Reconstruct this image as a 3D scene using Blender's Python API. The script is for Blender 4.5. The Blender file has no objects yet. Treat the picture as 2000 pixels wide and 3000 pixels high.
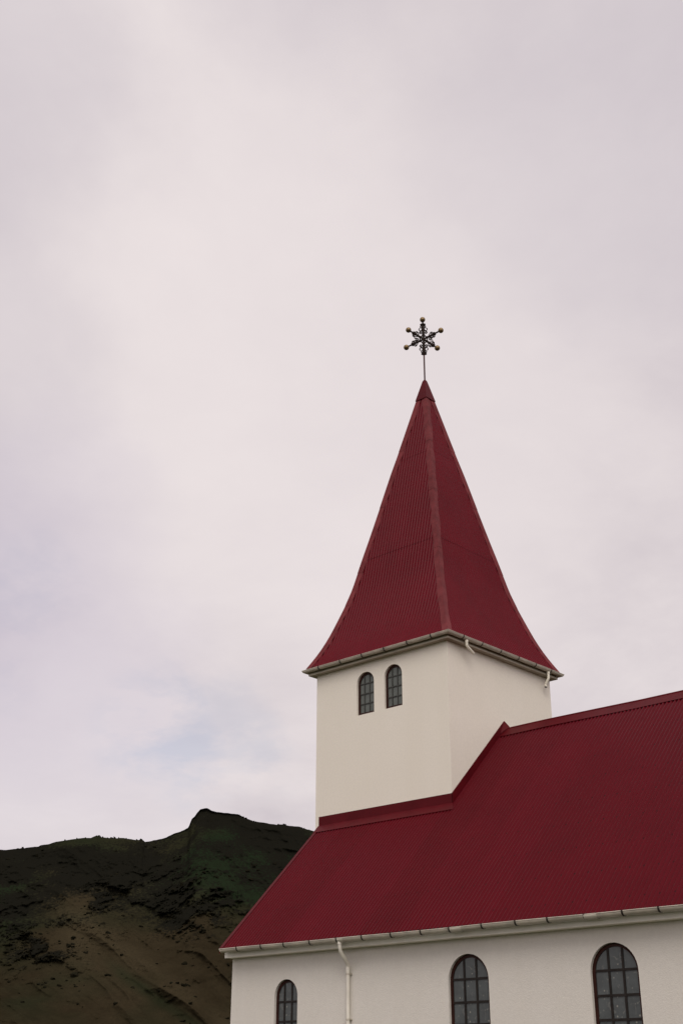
import bpy, math, random
import numpy as np
from mathutils import Vector, Matrix
from mathutils.geometry import tessellate_polygon

random.seed(4)
scene = bpy.context.scene
C = scene.collection
RAD = math.radians

# ---------------------------------------------------------------- camera
CX, CY, CZ = 17.121, -17.621, 1.611
YAW, PITCH, ROLL = -0.751, 0.432, 0.003
cd = bpy.data.cameras.new('camera')
cam = bpy.data.objects.new('camera', cd)
C.objects.link(cam)
dv = Vector((math.sin(YAW)*math.cos(PITCH), math.cos(YAW)*math.cos(PITCH), math.sin(PITCH)))
rv0 = Vector((math.cos(YAW), -math.sin(YAW), 0)); uv0 = rv0.cross(dv)
cr, sr = math.cos(ROLL), math.sin(ROLL)
rv = cr*rv0 + sr*uv0; uv = -sr*rv0 + cr*uv0
m = Matrix((rv, uv, -dv)).transposed().to_4x4(); m.translation = (CX, CY, CZ)
cam.matrix_world = m
cd.sensor_fit = 'VERTICAL'; cd.sensor_height = 36; cd.sensor_width = 24
cd.lens = 36*3621/3000
cd.clip_start = 0.1; cd.clip_end = 8000
scene.camera = cam

# ---------------------------------------------------------------- light
SUN_AZ, SUN_EL = 136.0, 43.0            # compass-like: measured from +Y towards +X
SUN_STRENGTH = 1.2
sun_dir = Vector((math.sin(RAD(SUN_AZ))*math.cos(RAD(SUN_EL)), math.cos(RAD(SUN_AZ))*math.cos(RAD(SUN_EL)), math.sin(RAD(SUN_EL))))
sd = bpy.data.lights.new('sun', 'SUN'); so = bpy.data.objects.new('sun', sd); C.objects.link(so)
sd.energy = SUN_STRENGTH; sd.angle = RAD(30); sd.color = (1.0, 0.95, 0.86)
so.rotation_euler = sun_dir.to_track_quat('Z', 'Y').to_euler(); so.location = (0, -30, 60)

scene.view_settings.view_transform = 'Standard'
scene.view_settings.look = 'None'
scene.view_settings.exposure = 0.0
scene.view_settings.gamma = 1.0


def N(nt, t, **kw):
    n = nt.nodes.new(t)
    for k, v in kw.items():
        if k in n.inputs.keys():
            n.inputs[k].default_value = v
        else:
            setattr(n, k, v)
    return n


def mathn(nt, op, a, b=None, c=None, clamp=False):
    n = nt.nodes.new('ShaderNodeMath'); n.operation = op; n.use_clamp = clamp
    for i, v in enumerate((a, b, c)):
        if v is None: continue
        if isinstance(v, (int, float)): n.inputs[i].default_value = v
        else: nt.links.new(v, n.inputs[i])
    return n.outputs[0]


def mixc(nt, fac, a, b, blend='MIX'):
    n = nt.nodes.new('ShaderNodeMix'); n.data_type = 'RGBA'; n.blend_type = blend
    for idx, v in ((0, fac), (6, a), (7, b)):
        if isinstance(v, (int, float)): n.inputs[idx].default_value = v
        elif isinstance(v, tuple): n.inputs[idx].default_value = (*v, 1) if len(v) == 3 else v
        else: nt.links.new(v, n.inputs[idx])
    return n.outputs[2]


def ramp(nt, fac, stops):
    n = nt.nodes.new('ShaderNodeValToRGB')
    e = n.color_ramp.elements
    while len(e) < len(stops): e.new(0.5)
    for el, (p, c) in zip(e, stops):
        el.position = p; el.color = (c, c, c, 1) if isinstance(c, (int, float)) else (*c, 1)
    nt.links.new(fac, n.inputs[0])
    return n.outputs[0]


# overcast sky: Nishita sky seen through a nearly closed sheet of cloud
world = bpy.data.worlds.new('World'); scene.world = world; world.use_nodes = True
nt = world.node_tree; nt.nodes.clear()
wout = N(nt, 'ShaderNodeOutputWorld')
sky = N(nt, 'ShaderNodeTexSky', sky_type='NISHITA', sun_disc=False, sun_elevation=RAD(SUN_EL), sun_rotation=RAD(SUN_AZ))
bg_sky = N(nt, 'ShaderNodeBackground', Strength=0.11); nt.links.new(sky.outputs[0], bg_sky.inputs[0])
tc = N(nt, 'ShaderNodeTexCoord'); gen = tc.outputs['Generated']
sep = N(nt, 'ShaderNodeSeparateXYZ'); nt.links.new(gen, sep.inputs[0])
zc = mathn(nt, 'MAXIMUM', sep.outputs[2], 0.0)
den = mathn(nt, 'ADD', zc, 0.22)
comb = N(nt, 'ShaderNodeCombineXYZ')
nt.links.new(mathn(nt, 'DIVIDE', sep.outputs[0], den), comb.inputs[0])
nt.links.new(mathn(nt, 'DIVIDE', sep.outputs[1], den), comb.inputs[1])
cl1 = N(nt, 'ShaderNodeTexNoise', Scale=1.5, Detail=7.0, Roughness=0.55, Distortion=0.35); nt.links.new(comb.outputs[0], cl1.inputs['Vector'])
cl2 = N(nt, 'ShaderNodeTexNoise', Scale=4.2, Detail=6.0, Roughness=0.6, Distortion=0.2); nt.links.new(comb.outputs[0], cl2.inputs['Vector'])
f1 = ramp(nt, cl1.outputs[0], [(0.36, 0.0), (0.64, 1.0)])
f2 = ramp(nt, cl2.outputs[0], [(0.3, 0.0), (0.7, 1.0)])
cf = mathn(nt, 'ADD', mathn(nt, 'MULTIPLY', f1, 0.65), mathn(nt, 'MULTIPLY', f2, 0.35))
cloud_col = mixc(nt, cf, (0.575, 0.515, 0.552), (0.840, 0.765, 0.762))


wn = N(nt, 'ShaderNodeTexNoise', Scale=3.2, Detail=5.0, Roughness=0.55); nt.links.new(gen, wn.inputs['Vector'])
wsub = N(nt, 'ShaderNodeVectorMath', operation='SUBTRACT'); nt.links.new(wn.outputs['Color'], wsub.inputs[0]); wsub.inputs[1].default_value = (0.5, 0.5, 0.5)
wsc = N(nt, 'ShaderNodeVectorMath', operation='SCALE'); nt.links.new(wsub.outputs[0], wsc.inputs[0]); wsc.inputs['Scale'].default_value = 0.24
wad = N(nt, 'ShaderNodeVectorMath', operation='ADD'); nt.links.new(wsc.outputs[0], wad.inputs[0]); nt.links.new(gen, wad.inputs[1])
wno = N(nt, 'ShaderNodeVectorMath', operation='NORMALIZE'); nt.links.new(wad.outputs[0], wno.inputs[0])
warp = wno.outputs[0]


def spot(az, el, width):
    """1 at a compass direction, falling to 0 about `width` degrees from it"""
    v = (math.sin(RAD(az))*math.cos(RAD(el)), math.cos(RAD(az))*math.cos(RAD(el)), math.sin(RAD(el)))
    n = N(nt, 'ShaderNodeVectorMath', operation='DOT_PRODUCT'); nt.links.new(warp, n.inputs[0]); n.inputs[1].default_value = v
    lo = math.cos(RAD(width))
    t = mathn(nt, 'DIVIDE', mathn(nt, 'SUBTRACT', n.outputs['Value'], lo), 1-lo, clamp=True)
    return mathn(nt, 'MULTIPLY', mathn(nt, 'MULTIPLY', t, t), mathn(nt, 'MULTIPLY_ADD', t, -2.0, 3.0))


# lilac grey thinner cloud low on the left of the tower, with two small blue breaks
lil = spot(-60, 18.8, 11.5)
cloud_col = mixc(nt, mathn(nt, 'MULTIPLY', lil, 0.58), cloud_col, (0.565, 0.505, 0.605))
glow = spot(-43, 30, 19)
cloud_col = mixc(nt, mathn(nt, 'MULTIPLY', glow, 0.65), cloud_col, (0.885, 0.805, 0.795))
for a_, e_, w_, k_ in ((-65, 31.0, 9, 0.50), (-25, 40, 11, 0.45), (-66, 42, 9, 0.45), (-45, 50, 8, 0.25)):
    cloud_col = mixc(nt, mathn(nt, 'MULTIPLY', spot(a_, e_, w_), k_), cloud_col, (0.600, 0.545, 0.590))
low = spot(-56, 10.5, 9)
cloud_col = mixc(nt, mathn(nt, 'MULTIPLY', low, 0.5), cloud_col, (0.80, 0.735, 0.765))
lp = N(nt, 'ShaderNodeVectorMath', operation='DOT_PRODUCT'); nt.links.new(gen, lp.inputs[0]); lp.inputs[1].default_value = sun_dir
bg_cl = N(nt, 'ShaderNodeBackground', Strength=1.0); nt.links.new(cloud_col, bg_cl.inputs[0])
# cloud brightens towards the hidden sun
boost = mathn(nt, 'MULTIPLY_ADD', mathn(nt, 'POWER', mathn(nt, 'MAXIMUM', lp.outputs['Value'], 0.0), 2.0), 0.9, 1.0)
nt.links.new(boost, bg_cl.inputs[1])
gapn = ramp(nt, cl2.outputs[0], [(0.40, 1.0), (0.56, 0.0)])
gap = mathn(nt, 'MULTIPLY', mathn(nt, 'MAXIMUM', mathn(nt, 'MAXIMUM', spot(-52.6, 14.9, 4.0), mathn(nt, 'MULTIPLY', spot(-48.8, 15.6, 3.2), 0.6)), mathn(nt, 'MULTIPLY', spot(-60.5, 19.5, 4.5), 0.45)), gapn)
mx = N(nt, 'ShaderNodeMixShader')
nt.links.new(mathn(nt, 'MULTIPLY_ADD', gap, 0.27, 0.02), mx.inputs[0])
nt.links.new(bg_cl.outputs[0], mx.inputs[1]); nt.links.new(bg_sky.outputs[0], mx.inputs[2])
nt.links.new(mx.outputs[0], wout.inputs[0])


# ---------------------------------------------------------------- materials
def material(name):
    mt = bpy.data.materials.new(name); mt.use_nodes = True
    return mt, mt.node_tree, mt.node_tree.nodes['Principled BSDF']


def objco(nt, scale=None):
    t = N(nt, 'ShaderNodeTexCoord')
    if scale is None: return t.outputs['Object']
    mp = N(nt, 'ShaderNodeMapping'); mp.inputs['Scale'].default_value = scale
    nt.links.new(t.outputs['Object'], mp.inputs[0]); return mp.outputs[0]


def noise(nt, co, scale, detail=3.0, rough=0.5, dist=0.0):
    n = N(nt, 'ShaderNodeTexNoise', Scale=scale, Detail=detail, Roughness=rough, Distortion=dist)
    nt.links.new(co, n.inputs['Vector']); return n.outputs[0]


def bump(nt, b, h, strength, dist):
    n = N(nt, 'ShaderNodeBump', Strength=strength, Distance=dist)
    nt.links.new(h, n.inputs['Height']); nt.links.new(n.outputs[0], b.inputs['Normal'])


def simple(name, col, rough=0.5, spec=0.4, var=0.15, vscale=6.0, metallic=0.0, bstr=0.0):
    mt, nt, b = material(name)
    co = objco(nt)
    nz = noise(nt, co, vscale, 5, 0.6)
    lo = tuple(c*(1-var) for c in col); hi = tuple(min(1, c*(1+var)) for c in col)
    nt.links.new(mixc(nt, ramp(nt, nz, [(0.3, 0.0), (0.7, 1.0)]), lo, hi), b.inputs['Base Color'])
    b.inputs['Roughness'].default_value = rough; b.inputs['Specular IOR Level'].default_value = spec
    b.inputs['Metallic'].default_value = metallic
    if bstr: bump(nt, b, noise(nt, co, vscale*8, 4), bstr, 0.01)
    return mt


def render_mat(name, col):
    mt, nt, b = material(name)
    co = objco(nt)
    big = ramp(nt, noise(nt, co, 0.7, 5, 0.6), [(0.3, 0.0), (0.7, 1.0)])
    fine = ramp(nt, noise(nt, co, 26.0, 4, 0.75), [(0.25, 0.0), (0.75, 1.0)])
    streak = ramp(nt, noise(nt, objco(nt, (2.6, 2.6, 0.16)), 1.0, 5, 0.6), [(0.45, 0.0), (0.75, 1.0)])
    c = mixc(nt, big, tuple(v*f for v, f in zip(col, (0.955, 0.955, 0.935))), col)
    c = mixc(nt, mathn(nt, 'MULTIPLY', streak, 0.35), c, tuple(v*f for v, f in zip(col, (0.90, 0.885, 0.84))))
    c = mixc(nt, mathn(nt, 'MULTIPLY', fine, 0.8), c, tuple(v*0.86 for v in col))
    nt.links.new(c, b.inputs['Base Color'])
    b.inputs['Roughness'].default_value = 0.9; b.inputs['Specular IOR Level'].default_value = 0.2
    bump(nt, b, noise(nt, co, 60.0, 4, 0.7), 0.45, 0.012)
    return mt


def roof_mat(name, col, axis=None, width=0.835):
    mt, nt, b = material(name)
    co = objco(nt)
    big = ramp(nt, noise(nt, co, 1.1, 5, 0.65), [(0.3, 0.0), (0.7, 1.0)])
    c = mixc(nt, big, tuple(v*0.88 for v in col), tuple(v*1.10 for v in col))
    fine = ramp(nt, noise(nt, co, 18.0, 4, 0.7), [(0.35, 0.0), (0.8, 1.0)])
    c = mixc(nt, mathn(nt, 'MULTIPLY', fine, 0.35), c, (col[0]*0.75, col[1]*0.8, col[2]*0.8))
    if axis is not None:
        s = N(nt, 'ShaderNodeSeparateXYZ'); nt.links.new(co, s.inputs[0])
        k = mathn(nt, 'FLOOR', mathn(nt, 'DIVIDE', s.outputs[axis], width))
        w = N(nt, 'ShaderNodeTexWhiteNoise', noise_dimensions='1D'); nt.links.new(k, w.inputs['W'])
        c = mixc(nt, mathn(nt, 'MULTIPLY', w.outputs['Value'], 0.35), c, (col[0]*1.35, col[1]*1.9, col[2]*1.8))
        # screw heads in rows across the sheets
        fu = mathn(nt, 'ABSOLUTE', mathn(nt, 'SUBTRACT', mathn(nt, 'FRACT', mathn(nt, 'DIVIDE', s.outputs[0], 0.2286)), 0.5))
        fv = mathn(nt, 'ABSOLUTE', mathn(nt, 'SUBTRACT', mathn(nt, 'FRACT', mathn(nt, 'DIVIDE', s.outputs[2], 0.46)), 0.5))
        hu = mathn(nt, 'LESS_THAN', fu, 0.055); hv = mathn(nt, 'LESS_THAN', fv, 0.022)
        c = mixc(nt, mathn(nt, 'MULTIPLY', mathn(nt, 'MULTIPLY', hu, hv), 0.75), c, (0.012, 0.003, 0.003))
    # chalky bleaching of the paint in long soft streaks down the slope
    st = ramp(nt, noise(nt, objco(nt, (5.0, 0.35, 0.35)), 1.0, 4, 0.6), [(0.5, 0.0), (0.8, 1.0)])
    c = mixc(nt, mathn(nt, 'MULTIPLY', st, 0.25), c, (col[0]*1.3, col[1]*2.0, col[2]*2.0))
    nt.links.new(c, b.inputs['Base Color'])
    b.inputs['Roughness'].default_value = 0.33; b.inputs['Specular IOR Level'].default_value = 0.07
    return mt


WALL = (0.815, 0.765, 0.670)
M_wall = render_mat('white_render', WALL)
M_nave = render_mat('weathered_grey_white_render', (0.700, 0.665, 0.605))
RED = (0.076, 0.0010, 0.0044)
M_roof = roof_mat('red_corrugated_iron', RED, 0)
M_spire = roof_mat('red_spire_iron', (0.103, 0.0009, 0.0064), None)
M_trim = simple('red_painted_flashing', (0.080, 0.0040, 0.0070), 0.45, 0.08, 0.14, 3.0)
M_hip = simple('faded_red_hip_plate', (0.150, 0.031, 0.034), 0.6, 0.06, 0.25, 5.0)
M_dark = simple('dark_roof_boards', (0.018, 0.010, 0.009), 0.9, 0.1, 0.3)
M_fascia = simple('cream_painted_wood', (0.83, 0.80, 0.71), 0.6, 0.3, 0.06, 3.0)
M_gutter = simple('weathered_shaded_gutter', (0.46, 0.42, 0.34), 0.42, 0.5, 0.22, 4.0)  # aged off-white, with some eave shade mixed into the colour
M_eave = simple('eave_shade_soffit_boards', (0.40, 0.36, 0.285), 0.7, 0.2, 0.15, 3.0)  # board colour darkened to carry the shade under the tower gutter
M_downpipe = simple('weathered_downpipe', (0.67, 0.635, 0.55), 0.45, 0.4, 0.1, 4.0)
M_union = simple('newer_gutter_plastic', (0.56, 0.52, 0.43), 0.42, 0.4, 0.1, 4.0)
M_pipe = simple('white_plastic_pipe', (0.78, 0.74, 0.62), 0.4, 0.5, 0.06, 4.0)
M_strap = simple('dark_iron_strap', (0.022, 0.014, 0.011), 0.6, 0.3, 0.3)
M_frame = simple('dark_brown_wood', (0.030, 0.0085, 0.0055), 0.55, 0.15, 0.25, 9.0)
M_bar = simple('dark_leaded_bar', (0.020, 0.016, 0.014), 0.6, 0.15, 0.25)
M_bar2 = simple('grey_glazing_bar', (0.045, 0.045, 0.040), 0.6, 0.3, 0.25)
M_iron = simple('black_wrought_iron', (0.017, 0.0090, 0.0060), 0.6, 0.12, 0.4, 20.0)
M_rod = simple('brown_painted_rod', (0.060, 0.018, 0.016), 0.5, 0.4, 0.2)
M_brass = simple('tarnished_gilt', (0.20, 0.140, 0.068), 0.42, 0.4, 0.3, 14.0, 0.75)


def glass_mat(name, base, speck):
    mt, nt, b = material(name)
    co = objco(nt)
    bl = ramp(nt, noise(nt, co, 3.5, 5, 0.65), [(0.3, 0.0), (0.7, 1.0)])
    c = mixc(nt, bl, tuple(v*0.72 for v in base), tuple(v*1.2 for v in base))
    if speck:
        # painted motifs of the stained glass read faintly from outside: thin pale leading lines and small dots
        v = N(nt, 'ShaderNodeTexVoronoi', feature='DISTANCE_TO_EDGE', Scale=7.0)
        wv = N(nt, 'ShaderNodeMix'); wv.data_type = 'VECTOR'
        nz = N(nt, 'ShaderNodeTexNoise', Scale=4.0, Detail=2.0); nt.links.new(co, nz.inputs['Vector'])
        wv.inputs[0].default_value = 0.25; nt.links.new(co, wv.inputs[4]); nt.links.new(nz.outputs['Color'], wv.inputs[5])
        nt.links.new(wv.outputs[1], v.inputs['Vector'])
        line = ramp(nt, v.outputs['Distance'], [(0.0, 1.0), (0.05, 0.0)])
        msk = ramp(nt, noise(nt, co, 9.0, 3), [(0.50, 0.0), (0.62, 1.0)])
        c = mixc(nt, mathn(nt, 'MULTIPLY', mathn(nt, 'MULTIPLY', line, msk), 0.55), c, (0.17, 0.165, 0.15))
        d = N(nt, 'ShaderNodeTexVoronoi', Scale=15.0, Randomness=0.8); nt.links.new(co, d.inputs['Vector'])
        dot = ramp(nt, d.outputs['Distance'], [(0.12, 1.0), (0.26, 0.0)])
        msk2 = ramp(nt, noise(nt, co, 5.0, 2), [(0.44, 0.0), (0.54, 1.0)])
        c = mixc(nt, mathn(nt, 'MULTIPLY', mathn(nt, 'MULTIPLY', dot, msk2), 0.85), c, (0.26, 0.25, 0.21))
    nt.links.new(c, b.inputs['Base Color'])
    b.inputs['Roughness'].default_value = 0.22; b.inputs['Specular IOR Level'].default_value = 0.45
    bump(nt, b, noise(nt, co, 7.0, 2), 0.15, 0.01)
    return mt


M_pane_t = glass_mat('frosted_grey_glass', (0.096, 0.108, 0.094), False)
M_pane_n = glass_mat('leaded_stained_glass', (0.064, 0.073, 0.072), True)


# ---------------------------------------------------------------- mesh helpers
Z0 = 9.2                                   # height of the top of the tower wall above the ground


class MB:
    def __init__(s): s.v = []; s.f = []; s.sm = []
    def add(s, vs, fs, smooth=False):
        o = len(s.v); s.v.extend(tuple(map(float, p)) for p in vs)
        for f in fs: s.f.append(tuple(i+o for i in f)); s.sm.append(smooth)
    def box(s, a, b):
        (x0, y0, z0), (x1, y1, z1) = a, b
        s.add([(x0,y0,z0),(x1,y0,z0),(x1,y1,z0),(x0,y1,z0),(x0,y0,z1),(x1,y0,z1),(x1,y1,z1),(x0,y1,z1)],
              [(0,3,2,1),(4,5,6,7),(0,1,5,4),(1,2,6,5),(2,3,7,6),(3,0,4,7)])
    def tube(s, pts, r, n=8, caps=True):
        pts = [Vector(p) for p in pts]; rs = r if isinstance(r, (list, tuple)) else [r]*len(pts)
        rings = []; prev = None
        for i, p in enumerate(pts):
            t = (pts[min(i+1, len(pts)-1)]-pts[max(i-1, 0)]).normalized()
            if prev is None: a = t.orthogonal().normalized()
            else: a = (prev - t*prev.dot(t)).normalized()
            prev = a; b = t.cross(a)
            rings.append([p+(a*math.cos(2*math.pi*k/n)+b*math.sin(2*math.pi*k/n))*rs[i] for k in range(n)])
        vs = [v for rg in rings for v in rg]
        fs = [(i*n+k, i*n+(k+1)%n, (i+1)*n+(k+1)%n, (i+1)*n+k) for i in range(len(pts)-1) for k in range(n)]
        s.add(vs, fs, True)
        if caps:
            s.add(rings[0], [tuple(range(n-1, -1, -1))]); s.add(rings[-1], [tuple(range(n))])
    def sphere(s, c, r, nu=20, nv=12):
        vs = [(c[0], c[1], c[2]+r)]
        for j in range(1, nv):
            th = math.pi*j/nv
            for i in range(nu):
                ph = 2*math.pi*i/nu
                vs.append((c[0]+r*math.sin(th)*math.cos(ph), c[1]+r*math.sin(th)*math.sin(ph), c[2]+r*math.cos(th)))
        vs.append((c[0], c[1], c[2]-r))
        fs = [(0, 1+i, 1+(i+1)%nu) for i in range(nu)]
        for j in range(nv-2):
            for i in range(nu):
                a = 1+j*nu+i; b = 1+j*nu+(i+1)%nu
                fs.append((a, a+nu, b+nu, b))
        l = len(vs)-1; o = 1+(nv-2)*nu
        fs += [(o+i, l, o+(i+1)%nu) for i in range(nu)]
        s.add(vs, fs, True)
    def sweep(s, prof, pts, closed=True, smooth=False):
        """prof[i] list of 3-D points per station: skin between successive stations"""
        n = len(prof[0]); vs = [p for st in prof for p in st]; fs = []
        for i in range(len(prof)-1):
            for k in range(n if closed else n-1):
                fs.append((i*n+k, i*n+(k+1)%n, (i+1)*n+(k+1)%n, (i+1)*n+k))
        s.add(vs, fs, smooth)
    def build(s, name, mat, parent=None, loc=(0,0,0), lift=True):
        me = bpy.data.meshes.new(name)
        z = Z0 if lift else 0.0
        me.from_pydata([(x, y, zz+z) for x, y, zz in s.v], [], s.f)
        me.polygons.foreach_set('use_smooth', s.sm)
        me.materials.append(mat); me.update()
        o = bpy.data.objects.new(name, me); C.objects.link(o)
        o.parent = parent; o.location = loc
        return o


def copy_part(o, loc, parent=None):
    c = o.copy(); C.objects.link(c); c.location = loc; c.parent = parent or o.parent
    for ch in list(o.children):
        d = ch.copy(); C.objects.link(d); d.parent = c
    return c


# ---------------------------------------------------------------- church
church = bpy.data.objects.new('church', None); C.objects.link(church)
church['label'] = 'white rendered church with dark red corrugated iron roofs, square tower and flared spire'
church['category'] = 'church'

A = 3.4                                    # side of the square tower
YR = A/2                                   # ridge line
ZR = -1.39; SL = 4.105/4.149               # ridge height, roof slope
YE = -2.449                                # roof edge
YW = -2.178; XW = 0.145; XE = 19.0         # nave wall plane, west wall, east wall
XV = 0.115                                 # verge
PITCH_C = 0.0762                           # corrugation pitch
GROUND = -Z0


def roof_z(y): return ZR - abs(y-YR)*SL


def arch(cx, w, ztop, zbot, n=20, grow=0.0):
    r = w/2+grow; zs = ztop-w/2
    pts = [(cx-r, zbot-grow)] + [(cx-r*math.cos(math.pi*k/n), zs+r*math.sin(math.pi*k/n)) for k in range(n+1)] + [(cx+r, zbot-grow)]
    return pts


TW = [(1.331, 0.453, -0.182, -1.037), (2.053, 0.453, -0.182, -1.038)]
NW = [(1.480, 0.540, -6.038, -7.75)] + [(5.277+2.465*i, 0.744, -5.860, -7.95) for i in range(5)]


def holed_face(mb, outer, holes, y, depth):
    polys = [[Vector((x, z, 0)) for x, z in p] for p in [outer]+holes]
    flat = [p for pl in polys for p in pl]
    tris = tessellate_polygon(polys)
    mb.add([(p.x, y, p.y) for p in flat], [tuple(t) for t in tris])
    for h in holes:
        n = len(h)
        mb.add([(x, y, z) for x, z in h]+[(x, y+depth, z) for x, z in h],
               [(k, (k+1) % n, n+(k+1) % n, n+k) for k in range(n)])


# tower walls
mb = MB()
ztop = 0.06
holed_face(mb, [(0, GROUND), (A, GROUND), (A, ztop), (0, ztop)], [arch(*w) for w in TW], 0.0, 0.16)
mb.add([(A,0,GROUND),(A,A,GROUND),(A,A,ztop),(A,0,ztop)], [(0,1,2,3)])
mb.add([(A,A,GROUND),(0,A,GROUND),(0,A,ztop),(A,A,ztop)], [(0,1,2,3)])
mb.add([(0,A,GROUND),(0,0,GROUND),(0,0,ztop),(0,A,ztop)], [(0,1,2,3)])
mb.build('tower_wall', M_wall, church)

# nave walls
mb = MB()
zwt = -5.60
YN = 2*YR-YW
holed_face(mb, [(XW, GROUND), (XE, GROUND), (XE, zwt), (XW, zwt)], [arch(*w) for w in NW], YW, 0.16)
for x, fl in ((XW, 1), (XE, -1)):
    pts = [(x,YN,GROUND),(x,YW,GROUND),(x,YW,roof_z(YW)-0.06),(x,YR,ZR-0.06),(x,YN,roof_z(YN)-0.06)]
    mb.add(pts, [tuple(range(5))[::fl]])
mb.add([(XE,YN,GROUND),(XW,YN,GROUND),(XW,YN,zwt),(XE,YN,zwt)], [(0,1,2,3)])
mb.build('nave_wall', M_nave, church)


# ---- windows
def window(cx, w, zt, zb, yplane, mframe, mpane, mbar, vbars, hbars, bw, ft=0.047):
    """frame mesh with the pane and the glazing bars as its parts; origin at the foot of the window"""
    o = (cx, yplane, zb)
    L = lambda pts, d: [(x-cx, d, z-zb) for x, z in pts]
    d0, d1 = 0.048, 0.15
    ou = arch(cx, w, zt, zb, 20, 0.004); inn = arch(cx, w, zt, zb, 20, -ft)
    n = len(ou)
    mb = MB()
    rings = [L(ou, d0), L(inn, d0), L(inn, d1), L(ou, d1)]
    vs = [p for r in rings for p in r]
    fs = []
    for a, b in ((0, 1), (1, 2), (2, 3)):
        for k in range(n): fs.append((a*n+k, a*n+(k+1) % n, b*n+(k+1) % n, b*n+k))
    mb.add(vs, fs)
    fr = mb.build('window', mframe, church, (o[0], o[1], o[2]+Z0), lift=False)
    pm = MB(); pl = arch(cx, w, zt, zb, 20, -ft+0.006)
    pm.add(L(pl, d0+0.016), [tuple(range(len(pl)))]); pm.add(L(pl, d0+0.024), [tuple(range(len(pl)))[::-1]])
    pm.build('pane', mpane, fr, lift=False)
    bm_ = MB()
    wi = w/2-ft; zs = zt-w/2
    for xb in vbars:
        zh = zs-zb+math.sqrt(max(0.0, wi*wi-xb*xb))
        bm_.box((xb-bw/2, d0+0.004, ft), (xb+bw/2, d0+0.015, zh))
    for z in hbars:
        hw = wi if z < zs else math.sqrt(max(0.0, wi*wi-(z-zs)**2))
        bm_.box((-hw, d0+0.002, z-zb-bw/2), (hw, d0+0.013, z-zb+bw/2))
    bm_.build('glazing_bars', mbar, fr, lift=False)
    return fr


for w in TW:
    window(*w, 0.0, M_frame, M_pane_t, M_bar2, (-0.068, 0.068), (-0.405, -0.613, -0.815), 0.022)
window(*NW[0], YW, M_frame, M_pane_n, M_bar, (-0.086, 0.086), (-6.386, -6.690, -6.99, -7.29, -7.59), 0.030)
for w in NW[1:]:
    window(*w, YW, M_frame, M_pane_n, M_bar, (-0.112, 0.112), (-6.207, -6.525, -6.828, -7.14, -7.45, -7.76), 0.032)

# ---- nave roof: real corrugated sheet, over a dark boarded deck
AMP = 0.0125


def corr_strip(mb, x0, x1, rows, normal, per=8):
    """rows: list of (y, z); corrugation runs down the slope"""
    n = int(round((x1-x0)/PITCH_C*per))
    xs = [x0+(x1-x0)*i/n for i in range(n+1)]
    vs = []
    for (y, z) in rows:
        for x in xs:
            h = AMP*math.cos(2*math.pi*x/PITCH_C)
            vs.append((x, y+normal[0]*h, z+normal[1]*h))
    m_ = n+1
    fs = [(r*m_+i, r*m_+i+1, (r+1)*m_+i+1, (r+1)*m_+i) for r in range(len(rows)-1) for i in range(n)]
    mb.add(vs, fs, True)


mb = MB()
nl = math.hypot(1, SL)
nrm = (-SL/nl, 1/nl)
for sgn in (1, -1):
    nn = (nrm[0]*sgn, nrm[1])
    Y = lambda y: y if sgn > 0 else 2*YR-y
    corr_strip(mb, XV, XE+0.15, [(Y(YR-0.02), roof_z(YR-0.02)), (Y(YE), roof_z(YE))], nn)
mb.build('nave_roof', M_roof, church)
mb = MB()
dz = -0.042
for x0 in (XV+0.02,):
    x1 = XE+0.12; ye2 = 2*YR-YE-0.05; ye1 = YE+0.05
    pts = [(ye1, roof_z(ye1)+dz), (YR, ZR+dz), (ye2, roof_z(ye2)+dz), (ye2, roof_z(ye2)+dz-0.03), (YR, ZR+dz-0.03), (ye1, roof_z(ye1)+dz-0.03)]
    mb.sweep([[(x0, y, z) for y, z in pts], [(x1, y, z) for y, z in pts]], None)
    mb.add([(x0, y, z) for y, z in pts], [(0,1,4,5),(1,2,3,4)])
mb.build('roof_deck', M_dark, church)

# verge trim down the west edge of the nave roof
mb = MB()
for sgn in (1, -1):
    st = []
    for y in (YR, YE-0.005):
        z = roof_z(y); yy = y if sgn > 0 else 2*YR-y
        st.append([(XV-0.022, yy, z-0.075), (XV-0.022, yy, z+0.020), (XV+0.055, yy, z+0.020), (XV+0.055, yy, z+0.013), (XV-0.014, yy, z+0.013), (XV-0.014, yy, z-0.075)])
    mb.sweep(st, None)
    mb.add(st[1], [tuple(range(6))])
mb.build('verge_trim', M_trim, church)

# ridge capping: two flanges and a rolled crest, starting at the tower face
mb = MB()
xr0, xr1 = A+0.022, XE+0.2
off = AMP+0.006
sec = []
for y, e in ((YR-0.205, 0.0), (YR-0.035, 0.0)): sec.append((y, roof_z(y)+off*nl))
for k in range(7):
    a = math.pi*(0.88-0.76*k/6)
    sec.append((YR+0.040*math.cos(a), ZR+0.005+0.040*math.sin(a)-0.02))
sec += [(2*YR-y, z) for y, z in reversed(sec[:2])]
inner = [(y, z-0.004) for y, z in reversed(sec)]
ring = sec+inner
xs = [xr0]
while xs[-1] < xr1: xs.append(xs[-1]+1.0)
mb.sweep([[(x, y, z+0.006*math.sin(x*1.7)) for y, z in ring] for x in xs], None, smooth=False)
mb.build('ridge_cap', M_trim, church)

# flashing where the nave roof meets the tower: upstand on the walls and an apron on the slope
mb = MB()
t = 0.012; zt = -2.881; zb = -3.062
x0 = 0.100; x1 = A+t
yo = -0.012
# front upstand
mb.box((x0, yo, zb-0.05), (x1, -0.001, zt))
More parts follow.
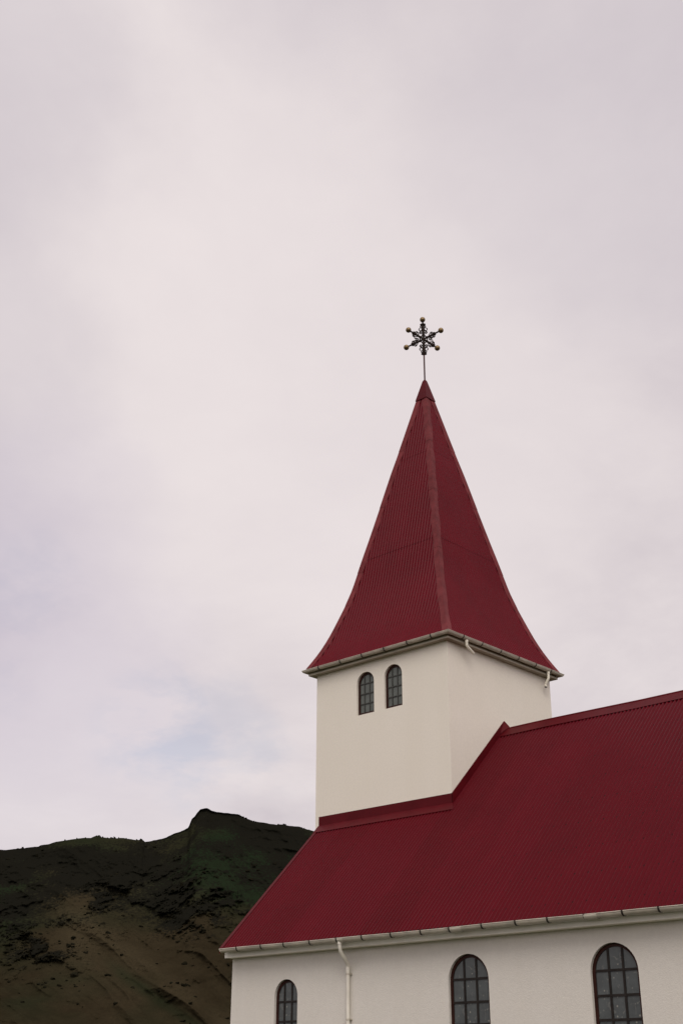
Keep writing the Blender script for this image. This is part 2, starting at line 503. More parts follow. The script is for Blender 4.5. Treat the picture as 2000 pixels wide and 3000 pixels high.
# apron on the roof, lower edge lying on the crests
yb = -0.158
p = [(yo-0.001, roof_z(yo)+0.030), (yb, roof_z(yb)+off*nl+0.002), (yb, roof_z(yb)+off*nl-0.003), (yo-0.001, roof_z(yo)+0.020)]
mb.sweep([[(x0-0.012, y, z) for y, z in p], [(x1+0.004+(0.12 if k_ in (1, 2) else 0), y, z) for k_, (y, z) in enumerate(p)]], None)
mb.add([(x1+0.004+(0.12 if k_ in (1, 2) else 0), y, z) for k_, (y, z) in enumerate(p)], [(0,1,2,3)]); mb.add([(x0-0.012, y, z) for y, z in p], [(3,2,1,0)])
mb.build('flashing', M_trim, church)
mb = MB()
# stepped upstand on the east face of the tower, following both slopes, with a small gabled peak over the ridge
h1 = 0.190; h2 = 0.166
pts_out = [(0.0-t, roof_z(0)-0.03), (0.0-t, zt), (YR, ZR+h2), (A+t, zt), (A+t, roof_z(A)-0.03), (YR, ZR-0.04)]
ring = [[(A+0.001, y, z) for y, z in pts_out], [(A+0.020, y, z) for y, z in pts_out]]
mb.sweep(ring, None)
mb.add(ring[1], [(0, 1, 2, 5), (5, 2, 3, 4)])
# gabled peak folded out over the end of the ridge cap
P_, Q_ = (A+0.020, YR, ZR+h2), (A+0.135, YR, ZR+0.032)
for sgn in (-1, 1):
    y1 = YR+sgn*0.165
    mb.add([P_, Q_, (A+0.021, y1, roof_z(y1)+0.045)], [(0, 1, 2)])
mb.build('flashing', M_trim, church)

# ---- nave eaves: boxed fascia, gutter with straps and unions, downpipe
mb = MB()
mb.box((0.128, -2.352, -5.644), (XE+0.1, YW+0.02, -5.500))
mb.build('fascia', M_fascia, church)


def gutter_profile(cy, ztop, r, n=10):
    """open half round, outer lip rolled; returns (offset, z) loop"""
    outer = [(cy-r*math.cos(math.pi*k/n), ztop-r*math.sin(math.pi*k/n)) for k in range(n+1)]
    ri = r-0.005
    inn = [(cy-ri*math.cos(math.pi*k/n), ztop-ri*math.sin(math.pi*k/n)) for k in range(n, -1, -1)]
    return outer, inn


GY, GZ, GR = -2.487, -5.519, 0.055
outer, inn = gutter_profile(GY, GZ, GR)
xs = list(np.arange(0.185, XE+0.1, 0.59))
mb = MB()
wob = lambda x: 0.004*math.sin(x*0.9+1)+0.003*math.sin(x*2.3)
mb.sweep([[(x, y, z+wob(x)) for y, z in outer+inn] for x in xs], None, smooth=True)
mb.add([(0.185, y, z+wob(0.185)) for y, z in outer], [tuple(range(len(outer)))])
mb.tube([(x, GY-GR, GZ+0.002+wob(x)) for x in xs], 0.008, 6)
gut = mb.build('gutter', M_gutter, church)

mb = MB()
rr = GR+0.006
arc = [(GY-rr*math.cos(math.pi*k/8), GZ-rr*math.sin(math.pi*k/8)) for k in range(9)]
arc = [(arc[0][0], arc[0][1]+0.014)]+arc
for (ya, za), (yb_, zb_) in zip(arc, arc[1:]):
    e = 0.004
    mb.add([(-0.016, ya, za), (0.016, ya, za), (0.016, yb_, zb_), (-0.016, yb_, zb_)], [(0,1,2,3)])
mb.box((-0.014, GY-rr-0.002, GZ-0.002), (0.014, GY-rr+0.001, GZ+0.016))
br = None
for i, x in enumerate(np.arange(0.62, 13.2, 0.5785)):
    xx = float(x)+0.02*math.sin(i*2.1)
    if br is None: br = mb.build('gutter_bracket', M_strap, gut, (xx, 0, wob(xx)))
    else: copy_part(br, (xx, 0, wob(xx)))
mb = MB()
o2, i2 = gutter_profile(GY, GZ, GR+0.005)
mb.sweep([[(x, y, z) for y, z in o2+i2] for x in (-0.09, 0.09)], None, smooth=True)
for s in (-0.09, 0.09):
    mb.sweep([[(s-0.012, y*1.0, z-0.0) for y, z in gutter_profile(GY, GZ, GR+0.009)[0]], [(s+0.012, y, z) for y, z in gutter_profile(GY, GZ, GR+0.009)[0]]], None, closed=False, smooth=True)
un = None
for x in (2.99, 5.35, 7.66, 10.4):
    if un is None: un = mb.build('gutter_union', M_union, gut, (x, 0, wob(x)))
    else: copy_part(un, (x, 0, wob(x)))

mb = MB()
px = 2.985
mb.tube([(px, GY, GZ-0.045), (px, GY, -5.63), (px-0.005, GY+0.015, -5.70), (px-0.04, YW-0.10, -5.86), (px-0.055, YW-0.058, -5.91), (px-0.058, YW-0.055, -5.97),
         (px-0.058, YW-0.055, GROUND+0.15), (px-0.058, YW-0.10, GROUND+0.06), (px-0.058, YW-0.2, GROUND+0.02)], 0.031, 12)
mb.tube([(px, GY, GZ-0.045), (px, GY, GZ-0.085)], 0.040, 12)
mb.tube([(px-0.058, YW-0.055, -5.93), (px-0.058, YW-0.055, -6.005)], 0.036, 12)
pipe = mb.build('downpipe', M_downpipe, church)
mb = MB()
mb.tube([(0, 0, -0.012), (0, 0, 0.012)], 0.037, 12)
mb.box((-0.045, 0.02, -0.010), (0.045, 0.056, 0.010))
cl = mb.build('pipe_clip', M_gutter, pipe, (px-0.058, YW-0.055, -6.03+Z0), lift=False)
for z in (-6.70, -7.8): copy_part(cl, (px-0.058, YW-0.055, z+Z0))

# ---- spire
PROF = [(7.118,0.031),(6.580,0.151),(5.475,0.396),(5.070,0.488),(4.680,0.580),(4.280,0.667),(3.890,0.751),(3.440,0.850),(3.010,0.946),(2.660,1.027),
        (2.310,1.104),(2.040,1.162),(1.860,1.205),(1.542,1.296),(1.310,1.373),(1.090,1.446),(0.870,1.523),(0.640,1.614),(0.400,1.727),(0.175,1.850),(0.122,1.880)]
PZ = np.array([p[0] for p in PROF][::-1]); PR_ = np.array([p[1] for p in PROF][::-1])


def rad(z, inset=0.026):
    """half side of the sheeted roof at height z (the measured outline is that of the hip caps)"""
    zz = np.clip(z, PZ[0], PZ[-1])
    return np.interp(zz, PZ, PR_)-inset


def z_of(r):
    rs = rad(PZ)                            # decreasing with z
    return float(np.interp(r, rs[::-1], PZ[::-1]))


def face_frame(k):
    """k-th face of the tower roof: outward direction and along direction"""
    o = [(0,-1),(1,0),(0,1),(-1,0)][k]; a = [(1,0),(0,1),(-1,0),(0,-1)][k]
    return o, a


def spire_tier(mb, k, zlo, zhi, lift0, lift1):
    o, al = face_frame(k)
    rlo = float(rad(zlo))
    ncol = int(2*rlo/PITCH_C*8)
    us = np.linspace(-rlo, rlo, ncol+1)
    NR = 22
    vs = []
    for u in us:
        zt_ = min(zhi, z_of(max(abs(u), 1e-4))); zt_ = max(zt_, zlo)
        h0 = AMP*math.cos(2*math.pi*u/PITCH_C)
        for j in range(NR+1):
            z = zlo+(zt_-zlo)*j/NR
            r = float(rad(z)); dr = (float(rad(z+0.02))-float(rad(z-0.02)))/0.04
            nl_ = math.hypot(1, dr); f = (z-zlo)/max(1e-6, zhi-zlo)
            h = h0+lift0*(1-f)+lift1*f
            R_ = r+h/nl_; zz = z-dr*h/nl_
            vs.append((A/2+o[0]*R_+al[0]*u, A/2+o[1]*R_+al[1]*u, zz))
    m_ = NR+1
    fs = [(i*m_+j, (i+1)*m_+j, (i+1)*m_+j+1, i*m_+j+1) for i in range(ncol) for j in range(NR)]
    mb.add(vs, fs, True)


mb = MB()
for k in range(4):
    spire_tier(mb, k, 0.122, 2.62, 0.0, -0.002)
    spire_tier(mb, k, 2.58, 5.02, 0.0035, 0.0)
    spire_tier(mb, k, 4.98, 7.05, 0.0035, 0.0)
mb.build('spire_roof', M_spire, church)

mb = MB()                                   # boarded deck under the sheets
zs = list(np.linspace(0.14, 7.0, 40))
st = []
for z in zs:
    r = float(rad(z))-0.035
    st.append([(A/2-r, A/2-r, z), (A/2+r, A/2-r, z), (A/2+r, A/2+r, z), (A/2-r, A/2+r, z)])
mb.sweep(st, None); mb.add(st[0], [(3,2,1,0)])
mb.build('spire_deck', M_dark, church)

# hip caps: folded plates riding over the corrugations along each hip
FL = 0.150
hip0 = None
for k, (sx, sy) in enumerate(((1,-1), (1,1), (-1,1), (-1,-1))):
    mb = MB(); rng = random.Random(k)
    cuts = [0.150, 1.60, 2.35, 3.9, 5.3, 6.62]
    for ci in range(len(cuts)-1):
        za, zb_ = cuts[ci]-(0.05 if ci else 0), cuts[ci+1]
        n = max(4, int((zb_-za)/0.14)); st = []
        for j in range(n+1):
            z = za+(zb_-za)*j/n; f = j/n
            lift = 0.004+0.004*(1-f)
            r = float(rad(z, 0.0))-0.006+lift; w = FL*(0.93+0.07*math.sin(z*7+k))
            dr = (float(rad(z+0.02))-float(rad(z-0.02)))/0.04
            q = min(w, r*0.92)
            c3 = 0.012                       # flange edge sits just on the crests
            ed = r-0.014
            P = [(r, r), (r, -0)]
            top = (A/2+sx*r, A/2+sy*r, z)
            fa = (A/2+sx*(r-q), A/2+sy*ed, z-0.002)       # flange on the face whose outward is sy
            fb = (A/2+sx*ed, A/2+sy*(r-q), z-0.002)
            top_i = (A/2+sx*(r-0.006), A/2+sy*(r-0.006), z)
            fa_i = (fa[0], A/2+sy*(ed-0.004), z-0.002); fb_i = (A/2+sx*(ed-0.004), fb[1], z-0.002)
            st.append([fa, top, fb, fb_i, top_i, fa_i])
        mb.sweep(st, None)
        mb.add(st[0], [(0,1,4,5),(1,2,3,4)]); mb.add(st[-1], [(0,1,4,5),(1,2,3,4)])
    mb.build('hip_cap', M_hip, church)

# pyramidal cap at the top
mb = MB()
rows = [(6.560, 0.162), (6.575, 0.163), (7.085, 0.042), (7.118, 0.030), (7.135, 0.016)]
st = [[(A/2-r, A/2-r, z), (A/2+r, A/2-r, z), (A/2+r, A/2+r, z), (A/2-r, A/2+r, z)] for z, r in rows]
mb.sweep(st, None); mb.add(st[0], [(3,2,1,0)]); mb.add(st[-1], [(0,1,2,3)])
mb.build('spire_cap', M_trim, church)


# ---- tower eaves: boxed soffit ring, gutter ring with straps, two outlets
def ring_sweep(mb, prof, smooth=False, closed=True):
    st = []
    for sx, sy in ((0,0), (1,0), (1,1), (0,1), (0,0)):
        st.append([((A+o) if sx else -o, (A+o) if sy else -o, z) for o, z in prof])
    mb.sweep(st, None, closed=closed, smooth=smooth)


mb = MB()
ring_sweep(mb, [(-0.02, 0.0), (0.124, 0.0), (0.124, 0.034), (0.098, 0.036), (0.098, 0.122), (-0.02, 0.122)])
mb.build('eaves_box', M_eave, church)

mb = MB()
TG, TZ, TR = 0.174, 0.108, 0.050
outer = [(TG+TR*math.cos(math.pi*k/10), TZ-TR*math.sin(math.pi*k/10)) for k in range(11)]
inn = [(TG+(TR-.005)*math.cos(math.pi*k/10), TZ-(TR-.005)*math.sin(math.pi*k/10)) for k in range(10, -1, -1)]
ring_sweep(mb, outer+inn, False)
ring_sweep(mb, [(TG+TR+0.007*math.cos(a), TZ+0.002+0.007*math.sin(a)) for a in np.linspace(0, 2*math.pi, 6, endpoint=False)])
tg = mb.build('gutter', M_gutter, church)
mb = MB()
rr = TR+0.005
arc = [(-TG-rr*math.cos(math.pi*k/8), TZ-rr*math.sin(math.pi*k/8)) for k in range(9)]
arc = [(arc[0][0], arc[0][1]+0.012)]+arc
for (ya, za), (yb_, zb_) in zip(arc, arc[1:]):
    mb.add([(-0.015, ya, za), (0.015, ya, za), (0.015, yb_, zb_), (-0.015, yb_, zb_)], [(0,1,2,3)])
mb.box((-0.013, -TG-rr-0.002, TZ-0.002), (0.013, -TG-rr+0.001, TZ+0.014))
b0 = mb.build('gutter_bracket', M_strap, tg, (0.241, 0, 0))
for x in (0.839, 1.428, 2.011, 2.595, 3.184): copy_part(b0, (x, 0, 0))
for y in (0.245, 0.830, 1.439, 2.025, 2.620, 3.165):
    b = copy_part(b0, (A, y, 0)); b.rotation_euler = (0, 0, math.pi/2)

mb = MB()
g = A+TG
mb.tube([(g, 0.385, TZ-0.04), (g, 0.385, -0.030), (g, 0.395, -0.055), (g-0.005, 0.52, -0.115), (g-0.01, 0.60, -0.150)], 0.027, 10)
mb.tube([(g, 0.385, TZ-0.045), (g, 0.385, 0.018)], 0.033, 10)
mb.build('rain_spout', M_pipe, church)
mb = MB()
mb.tube([(g, 3.11, TZ-0.04), (g, 3.11, -0.070), (g-0.008, 3.107, -0.09), (g-0.065, 3.10, -0.175), (g-0.075, 3.10, -0.20), (g-0.075, 3.10, -0.245)], 0.027, 10)
mb.tube([(g, 3.11, TZ-0.045), (g, 3.11, 0.012)], 0.033, 10)
sp2 = mb.build('rain_spout', M_pipe, church)
mb = MB(); mb.tube([(g-0.075, 3.10, -0.240), (g-0.075, 3.10, -0.256)], 0.028, 10)
mb.build('pipe_mouth', M_strap, sp2)

# ---- finial: rod, wrought-iron star with scrolls, gilt balls
SZ = 8.248; ANG = math.atan2(15.42, 19.32)
mb = MB()
mb.tube([(0, 0, 7.05-SZ), (0, 0, -0.30)], 0.019, 10)
mb.tube([(0, 0, 7.09-SZ), (0, 0, 7.15-SZ)], [0.030, 0.020], 10)
fin = mb.build('finial', M_rod, church, (A/2, A/2, SZ)); fin.rotation_euler = (0, 0, ANG)

arms = [(-0.011, 0.542, True), (0.410, 0.223, True), (0.313, -0.259, True), (0.0, -0.425, False), (-0.407, -0.209, True), (-0.348, 0.270, True)]
mb = MB()


def spiral(c, r0, r1, a0, turns, n=18):
    return [(c[0]+(r0+(r1-r0)*i/n)*math.cos(a0+turns*2*math.pi*i/n), 0, c[1]+(r0+(r1-r0)*i/n)*math.sin(a0+turns*2*math.pi*i/n)) for i in range(n+1)]


for ax, az, ball in arms:
    Ln = math.hypot(ax, az); d = (ax/Ln, az/Ln); p = (-d[1], d[0])
    vert = abs(ax) < 0.05
    s = 1.0 if vert else 0.80
    W = lambda u, w, yy=0.0: (d[0]*u+p[0]*w, yy, d[1]*u+p[1]*w)
    mb.tube([W(0, 0), W(Ln-0.04, 0)], [0.026, 0.019], 8)
    mb.tube([W(0.10*s, 0), W(0.36*s, 0)], [0.030, 0.040] if vert else [0.027, 0.030], 8)
    # fleur collar
    uc = 0.415*s if vert else 0.300
    mb.tube([W(uc-0.022, 0), W(uc+0.02, 0)], [0.042, 0.030], 8)
    for sg in (-1, 1):
        def T(pts): return [W(u, sg*w, yy) for u, yy, w in pts]
        k = s if vert else 0.72
        b = uc
        # collar lobes
        mb.tube(T([(b-0.01, 0, 0.0), (b+0.012, 0, 0.022*k), (b+0.006, 0, 0.046*k), (b-0.020, 0, 0.052*k)]), 0.0140, 6)
        mb.sphere(W(b-0.006, sg*0.048*k), 0.020*k)
        if vert:
            mb.tube(T([(b-0.01, 0, 0.012), (b-0.05, 0, 0.055), (b-0.085, 0, 0.062), (b-0.105, 0, 0.040)]), 0.0140, 6)
            c = (b-0.145, 0.062)
            mb.tube(T(spiral(c, 0.036, 0.033, 0.3, 0.80)), 0.0118, 6)
            mb.tube(T([(b-0.165, 0, 0.032), (b-0.19, 0, 0.052), (b-0.215, 0, 0.083), (b-0.240, 0, 0.094)]), 0.0140, 6)
            c = (b-0.245, 0.066)
            mb.tube(T(spiral(c, 0.030, 0.010, 1.2, -1.15)), 0.0118, 6)
            mb.tube(T([(b-0.13, 0, 0.005), (b-0.20, 0, 0.018), (b-0.265, 0, 0.012)]), 0.014, 6)
        else:
            c = (b-0.055, 0.050)
            mb.tube(T(spiral(c, 0.030, 0.012, 2.2, -1.2)), 0.0118, 6)
            mb.tube(T([(b-0.072, 0, 0.074), (b-0.10, 0, 0.060), (b-0.135, 0, 0.028), (b-0.165, 0, 0.008)]), 0.0118, 6)
        # thin braces running to the neighbouring arms
        mb.tube(T([(0.185*s, 0, 0.004), (0.115*s, 0, 0.030), (0.050, 0, 0.062)]), 0.0105, 6)
# volutes filling the gaps left and right of the crossing
for sg in (-1, 1):
    for dz_ in (-1, 1):
        mb.tube([(sg*(0.125), 0, dz_*0.012), (sg*0.150, 0, dz_*0.03), (sg*0.180, 0, dz_*0.035), (sg*0.20, 0, dz_*0.02), (sg*0.215, 0, dz_*0.07), (sg*0.235, 0, dz_*0.12)], 0.0118, 6)
    mb.tube(spiral((sg*0.155, 0.0), 0.034, 0.012, 0, 1.2), 0.0118, 6)
mb.sphere((0, 0, 0), 0.034)
mb.tube([(0, 0, -0.30), (0, 0, -0.425)], [0.024, 0.030], 8)
mb.build('star', M_iron, fin, lift=False)
ball_mb = MB(); ball_mb.sphere((0, 0, 0), 0.065, 24, 16)
b0 = None
for ax, az, ball in arms:
    if not ball: continue
    if b0 is None:
        b0 = ball_mb.build('ball', M_brass, fin, (ax, 0, az+Z0), lift=False)
    else: copy_part(b0, (ax, 0, az+Z0))
for ch in fin.children:
    if ch.name.startswith('star'): ch.location = (0, 0, Z0)

# ---------------------------------------------------------------- ground and hill


def vnoise(x, y, seed):
    """value noise on numpy arrays, range about -1..1"""
    xi = np.floor(x).astype(np.int64); yi = np.floor(y).astype(np.int64)
    xf = x-xi; yf = y-yi
    u = xf*xf*xf*(xf*(xf*6-15)+10); v = yf*yf*yf*(yf*(yf*6-15)+10)
    def h(a, b):
        n = (a*374761393+b*668265263+seed*982451653) & 0x7fffffff
        n = ((n ^ (n >> 13))*1274126177) & 0x7fffffff
        return ((n ^ (n >> 16)) & 0xffff)/32767.5-1.0
    return (h(xi, yi)*(1-u)+h(xi+1, yi)*u)*(1-v)+(h(xi, yi+1)*(1-u)+h(xi+1, yi+1)*u)*v


def fbm(x, y, seed, octs=5, gain=0.5):
    t = 0; a = 1; n = 0
    for i in range(octs):
        t = t+a*vnoise(x, y, seed+i*17); n += a; a *= gain; x = x*2.03+11.3; y = y*2.03-7.1
    return t/n


def ridged(x, y, seed, octs=5):
    t = 0; a = 1; n = 0
    for i in range(octs):
        t = t+a*(1-np.abs(vnoise(x, y, seed+i*31)))**2; n += a; a *= 0.5; x = x*2.1+3.7; y = y*2.1+9.2
    return t/n


SKY = [(-105, 3.0), (-90, 5.5), (-78, 7.4), (-68, 8.4), (-62, 8.8),
       (-58.1, 9.11), (-57.7, 9.14), (-57.08, 9.21), (-56.47, 9.32), (-56.38, 9.38), (-56.03, 9.44), (-55.72, 9.55), (-55.05, 9.67), (-54.65, 9.74), (-54.24, 9.78),
       (-53.97, 9.89), (-53.78, 9.8), (-53.36, 9.78), (-53.04, 9.8), (-52.77, 9.82), (-52.65, 9.79), (-52.3, 9.75), (-51.92, 9.73), (-51.83, 9.66),
       (-51.32, 9.76), (-50.97, 9.86), (-50.51, 10.07), (-50.28, 10.14), (-49.96, 10.31), (-49.91, 10.4), (-49.8, 10.73), (-49.68, 10.84), (-49.57, 11.01), (-49.44, 11.15),
       (-49.13, 11.19), (-48.91, 11.09), (-48.68, 11.06), (-48.01, 11.0), (-47.72, 10.98), (-47.33, 10.8), (-46.99, 10.68), (-46.61, 10.63), (-46.23, 10.56), (-45.94, 10.52),
       (-45.7, 10.54), (-45.37, 10.48), (-44.94, 10.45), (-44.65, 10.39), (-44.23, 10.27), (-41, 9.6), (-36, 8.6), (-28, 7.0), (-18, 5.0), (-5, 3.2), (8, 1.6)]
az = np.concatenate([np.arange(-105, -60, 0.5), np.arange(-60, -42, 0.026), np.arange(-42, 8.1, 0.5)])
H = np.interp(az, [s[0] for s in SKY], [s[1] for s in SKY])
D0, D1 = 235.0, 360.0
NT = 330
tt = np.linspace(0, 1, NT)
EL0 = math.degrees(math.atan2(-CZ-0.3, D0))
AZ, TT = np.meshgrid(az, tt, indexing='ij')
HH = H[:, None]
X = np.radians(AZ)*300.0
HH = HH+np.where(TT >= 0, 1, 0)*(0.035*fbm(X*0.42, X*0+3.3, 5, 4)*np.clip((TT-0.8)/0.2, 0, 1))
ker = np.exp(-(np.arange(-60, 61)/26.0)**2); ker /= ker.sum()
HS = np.convolve(np.pad(H, 60, mode='edge'), ker, mode='valid')[:, None]
up = np.clip((TT-0.72)/0.28, 0, 1); up = up*up*(3-2*up)
EL = EL0+(HS-EL0)*TT+(HH-HS)*up
Yv = TT*125.0
SK = X+0.55*Yv                              # spurs run down to the right
big = fbm(SK/38.0, Yv/70.0, 11, 4)
spur = ridged(SK/26.0, Yv/95.0, 23, 4)
mid = fbm(X/7.5, Yv/8.5, 41, 5, 0.55)
crag = ridged(X/7.5+0.4*mid+0.06*Yv, Yv/9.0+0.3*mid, 57, 5)
fine = fbm(X/1.7, Yv/1.7, 71, 4, 0.6)

lump = np.clip(fbm(X/4.6+0.5*fine, Yv/4.4+0.5*fine, 301, 6, 0.62)-0.02, 0, 1)
# masks in azimuth/elevation: crags along the top, green flanks, tawny scree in the middle and below


def blob(a, e, wa, we): return np.exp(-((AZ-a)/wa)**2-((EL-e)/we)**2)


top = np.clip((TT-0.60)/0.25, 0, 1)
rock = np.clip(top*(0.55+0.9*fbm(X/16, Yv/10, 91, 4)) + 0.8*blob(-54.2, 8.3, 2.0, 0.9)+0.35*blob(-51.6, 8.9, 0.9, 0.5)+0.5*blob(-49.0, 10.7, 0.7, 0.4)+0.5*blob(-46.5, 9.8, 2.0, 0.6)
               + 0.5*blob(-50.5, 7.0, 1.2, 0.8)+0.5*blob(-57.5, 6.8, 1.6, 0.9)+0.35*blob(-55.8, 4.9, 0.8, 0.5)
               + 0.55*np.clip(fbm(X/6, Yv/5, 131, 5, 0.6)-0.05, 0, 1)*blob(-50.5, 7.2, 4.0, 1.4)*2, 0, 1)
green = np.clip(1.2*blob(-47.2, 8.7, 2.4, 1.4)+0.5*top+0.8*blob(-57.9, 6.2, 1.6, 1.5)+0.7*blob(-46.2, 7.7, 1.5, 0.5)+0.4*blob(-51, 3.0, 1.0, 1.8)+0.35*blob(-56.5, 2.9, 1.4, 0.7)
                + 0.55*fbm(X/22, Yv/12, 151, 4), 0, 1)
lz = np.clip(1.25*blob(-50.2, 7.3, 3.3, 1.35)+0.9*blob(-56.0, 5.0, 1.5, 0.9)+0.5*blob(-57.5, 6.6, 1.5, 1.2)+0.35*blob(-53.5, 7.6, 1.2, 0.8)+0.10, 0, 1)
lumps = np.clip(lump*3.2, 0, 1)*lz
rock = np.clip(rock+0.75*lumps, 0, 1)
dl = EL-(6.7-(AZ+55.0)*0.62)
rib = np.exp(-(dl/0.45)**2)*np.clip((AZ+56.2)/1.5, 0, 1)*np.clip((6.9-EL)/0.6, 0, 1)
hol = np.exp(-((EL-(4.3-(AZ+52.6)*0.62))/0.30)**2)*np.clip((AZ+53.4)/1.0, 0, 1)
green = np.clip(green+0.5*hol, 0, 1)
tan = np.clip(0.35*rib+0.9*blob(-52.6, 8.2, 0.9, 0.7)+0.7*blob(-50.0, 7.0, 1.8, 0.9)+0.8*blob(-54.5, 6.0, 1.2, 1.5)+0.5*blob(-52.4, 4.0, 2.5, 1.5)+0.3*fbm(X/14, Yv/14, 171, 4), 0, 1)
edge = np.sin(np.clip(TT, 0, 1)*math.pi)**0.35
DD = D0+(D1-D0)*TT**0.92 - edge*(9*big+13*(spur-0.45)) - edge*rock*(4.2*(crag-0.4)) - (0.25+0.75*np.clip(rock*1.3, 0, 1))*edge*2.2*mid - 0.32*fine*np.clip(edge, 0.2, 1) - edge*(2.6*lumps+3.0*rib-0.7*hol)
Xw = CX+DD*np.sin(np.radians(AZ)); Yw = CY+DD*np.cos(np.radians(AZ)); Zw = CZ+DD*np.tan(np.radians(EL))
# the back of the hill
rows_b = 8
bx, by, bz = [], [], []
for j in range(1, rows_b+1):
    f = j/rows_b; d2 = DD[:, -1]+f*260
    bx.append(CX+d2*np.sin(np.radians(az))); by.append(CY+d2*np.cos(np.radians(az)))
    bz.append(Zw[:, -1]*(1-f*f)-3*f*f-4*f*(1-f)*2)
Xw = np.concatenate([Xw, np.stack(bx, 1)], 1); Yw = np.concatenate([Yw, np.stack(by, 1)], 1); Zw = np.concatenate([Zw, np.stack(bz, 1)], 1)
na, nr = Xw.shape
co = np.stack([Xw, Yw, Zw], -1).reshape(-1, 3)
ii, jj = np.meshgrid(np.arange(na-1), np.arange(nr-1), indexing='ij')
q = np.stack([ii*nr+jj, (ii+1)*nr+jj, (ii+1)*nr+jj+1, ii*nr+jj+1], -1).reshape(-1, 4)


def grid_mesh(name, co, quads):
    me = bpy.data.meshes.new(name)
    me.vertices.add(len(co)); me.vertices.foreach_set('co', co.ravel().astype(np.float32))
    me.loops.add(quads.size); me.loops.foreach_set('vertex_index', quads.ravel().astype(np.int32))
    me.polygons.add(len(quads)); me.polygons.foreach_set('loop_start', np.arange(0, quads.size, 4, dtype=np.int32))
    me.polygons.foreach_set('use_smooth', np.ones(len(quads), dtype=bool))
    me.update(calc_edges=True); me.validate()
    return me


me = grid_mesh('hill', co, q)
pad = lambda a: np.concatenate([a, np.repeat(a[:, -1:], rows_b, 1)], 1).ravel()
cols = np.stack([pad(rock), pad(green), pad(tan), np.ones(na*nr)], -1).astype(np.float32)
at = me.color_attributes.new('cover', 'FLOAT_COLOR', 'POINT'); at.data.foreach_set('color', cols.ravel())
mt, nt, b = material('hillside')
vc = N(nt, 'ShaderNodeVertexColor', layer_name='cover')
sp = N(nt, 'ShaderNodeSeparateColor'); nt.links.new(vc.outputs[0], sp.inputs[0])
tcn = objco(nt)
n1 = ramp(nt, noise(nt, tcn, 0.22, 7, 0.65), [(0.3, 0.0), (0.7, 1.0)])
n2 = ramp(nt, noise(nt, tcn, 1.3, 6, 0.7), [(0.3, 0.0), (0.7, 1.0)])
grass = mixc(nt, n1, (0.0215, 0.0160, 0.0085), (0.034, 0.0265, 0.0145))
grass = mixc(nt, sp.outputs[2], grass, (0.050, 0.0395, 0.0220))
grass = mixc(nt, mathn(nt, 'MULTIPLY', sp.outputs[1], 0.9), grass, (0.0100, 0.0205, 0.0095))
gm = mathn(nt, 'ADD', sp.outputs[0], mathn(nt, 'MULTIPLY_ADD', n2, 0.8, -0.4))
gm = ramp(nt, gm, [(0.30, 0.0), (0.62, 1.0)])
colr = mixc(nt, gm, grass, (0.0085, 0.0086, 0.0066))
colr = mixc(nt, mathn(nt, 'MULTIPLY', n2, 0.45), colr, (0.0135, 0.0115, 0.0072))
nt.links.new(colr, b.inputs['Base Color'])
b.inputs['Roughness'].default_value = 1.0; b.inputs['Specular IOR Level'].default_value = 0.0
bump(nt, b, noise(nt, tcn, 1.6, 6, 0.7), 0.4, 0.4)
me.materials.append(mt)
hill = bpy.data.objects.new('hill', me); C.objects.link(hill); hill['kind'] = 'structure'

# dark tussocks, scrub and boulders scattered over the slope
rngn = np.random.default_rng(8)
vis = np.where((az > -60) & (az < -42.5))[0]
ph = (1+5**0.5)/2
ico = np.array([(-1,ph,0),(1,ph,0),(-1,-ph,0),(1,-ph,0),(0,-1,ph),(0,1,ph),(0,-1,-ph),(0,1,-ph),(ph,0,-1),(ph,0,1),(-ph,0,-1),(-ph,0,1)])/math.sqrt(1+ph*ph)
icf = np.array([(0,11,5),(0,5,1),(0,1,7),(0,7,10),(0,10,11),(1,5,9),(5,11,4),(11,10,2),(10,7,6),(7,1,8),(3,9,4),(3,4,2),(3,2,6),(3,6,8),(3,8,9),(4,9,5),(2,4,11),(6,2,10),(8,6,7),(9,8,1)])
clump = fbm(X/9, Yv/6, 211, 4, 0.6)
wt = np.clip(clump-0.05, 0, 1)*(0.02+1.3*blob(-50.6, 7.2, 3.2, 1.6)+0.8*blob(-55.7, 5.0, 1.3, 1.0)+1.2*blob(-49.6, 3.0, 1.2, 0.7)+0.4*blob(-57.6, 4.6, 0.9, 0.5)) + 0.003
sv, sf = [], []
Pf = wt[vis][:, :NT].ravel(); Pf = Pf/Pf.sum()
pick = rngn.choice(Pf.size, size=420, p=Pf)
for n_, k in enumerate(pick):
    i = vis[k//NT]; j = k % NT
    if j < 20: continue
    s = rngn.uniform(0.12, 0.45)*(1.0 if rngn.random() > 0.12 else 1.5)
    sc = np.array([s*1.3, s*1.3, s*0.75])
    v = ico*(1+0.35*rngn.normal(size=(12, 1)))*sc
    sf.append(icf+12*len(sv)); sv.append(v+co[i*nr+j]+np.array([0, 0, 0.1*s]))
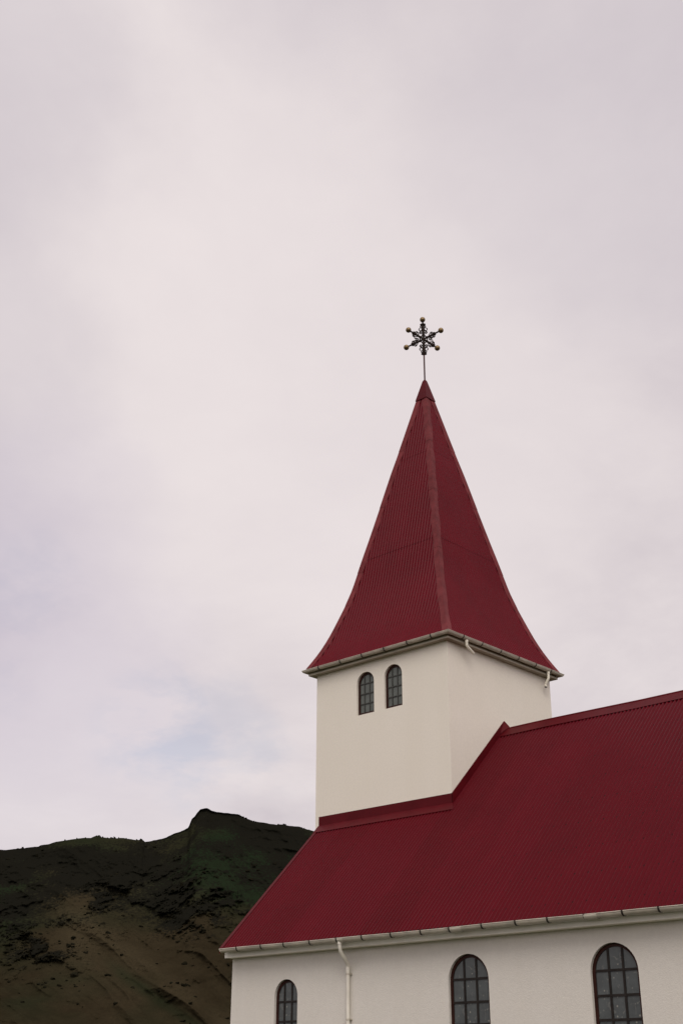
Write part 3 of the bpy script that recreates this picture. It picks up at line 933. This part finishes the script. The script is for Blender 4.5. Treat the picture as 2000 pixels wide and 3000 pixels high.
# a few boulders along the crest
for a_ in list(rngn.uniform(-54.2, -51.9, 16))+list(rngn.uniform(-58, -54, 6))+list(rngn.uniform(-48, -44.2, 12)):
    i = int(np.argmin(abs(az-a_))); s = rngn.uniform(0.10, 0.36)
    v = ico*(1+0.3*rngn.normal(size=(12, 1)))*s
    sf.append(icf+12*len(sv)); sv.append(v+co[i*nr+NT-1])
sv = np.concatenate(sv); sf = np.concatenate(sf)
me = bpy.data.meshes.new('hillside_scrub'); me.from_pydata(sv.tolist(), [], sf.tolist())
me.materials.append(simple('dark_scrub', (0.0115, 0.0105, 0.0065), 1.0, 0.0, 0.5, 0.2))
sc = bpy.data.objects.new('hillside_scrub', me); C.objects.link(sc); sc['kind'] = 'stuff'

# ground sheet to the horizon
R_ = [0, 6, 12, 25, 50, 100, 180, 300, 600, 1500, 4000]
mb = MB(); ns = 48
vs = [(CX, CY, 0)]
for r in R_[1:]:
    for k in range(ns):
        a_ = 2*math.pi*k/ns; vs.append((CX+r*math.cos(a_), CY+r*math.sin(a_), 0))
fs = [(0, 1+k, 1+(k+1) % ns) for k in range(ns)]
for j in range(len(R_)-2):
    for k in range(ns):
        p0 = 1+j*ns+k; p1 = 1+j*ns+(k+1) % ns
        fs.append((p0, p0+ns, p1+ns, p1))
mb.add(vs, fs)
mt, nt, b = material('rough_grass')
tcn = objco(nt)
g1 = ramp(nt, noise(nt, tcn, 0.25, 6, 0.6), [(0.3, 0.0), (0.7, 1.0)])
g2 = ramp(nt, noise(nt, tcn, 9.0, 5, 0.7), [(0.3, 0.0), (0.7, 1.0)])
gc = mixc(nt, g1, (0.045, 0.055, 0.020), (0.075, 0.070, 0.030))
gc = mixc(nt, mathn(nt, 'MULTIPLY', g2, 0.5), gc, (0.028, 0.032, 0.013))
nt.links.new(gc, b.inputs['Base Color']); b.inputs['Roughness'].default_value = 1.0; b.inputs['Specular IOR Level'].default_value = 0.1
bump(nt, b, noise(nt, tcn, 14.0, 5, 0.7), 0.8, 0.06)
gr = mb.build('ground', mt, None, lift=False); gr['kind'] = 'structure'
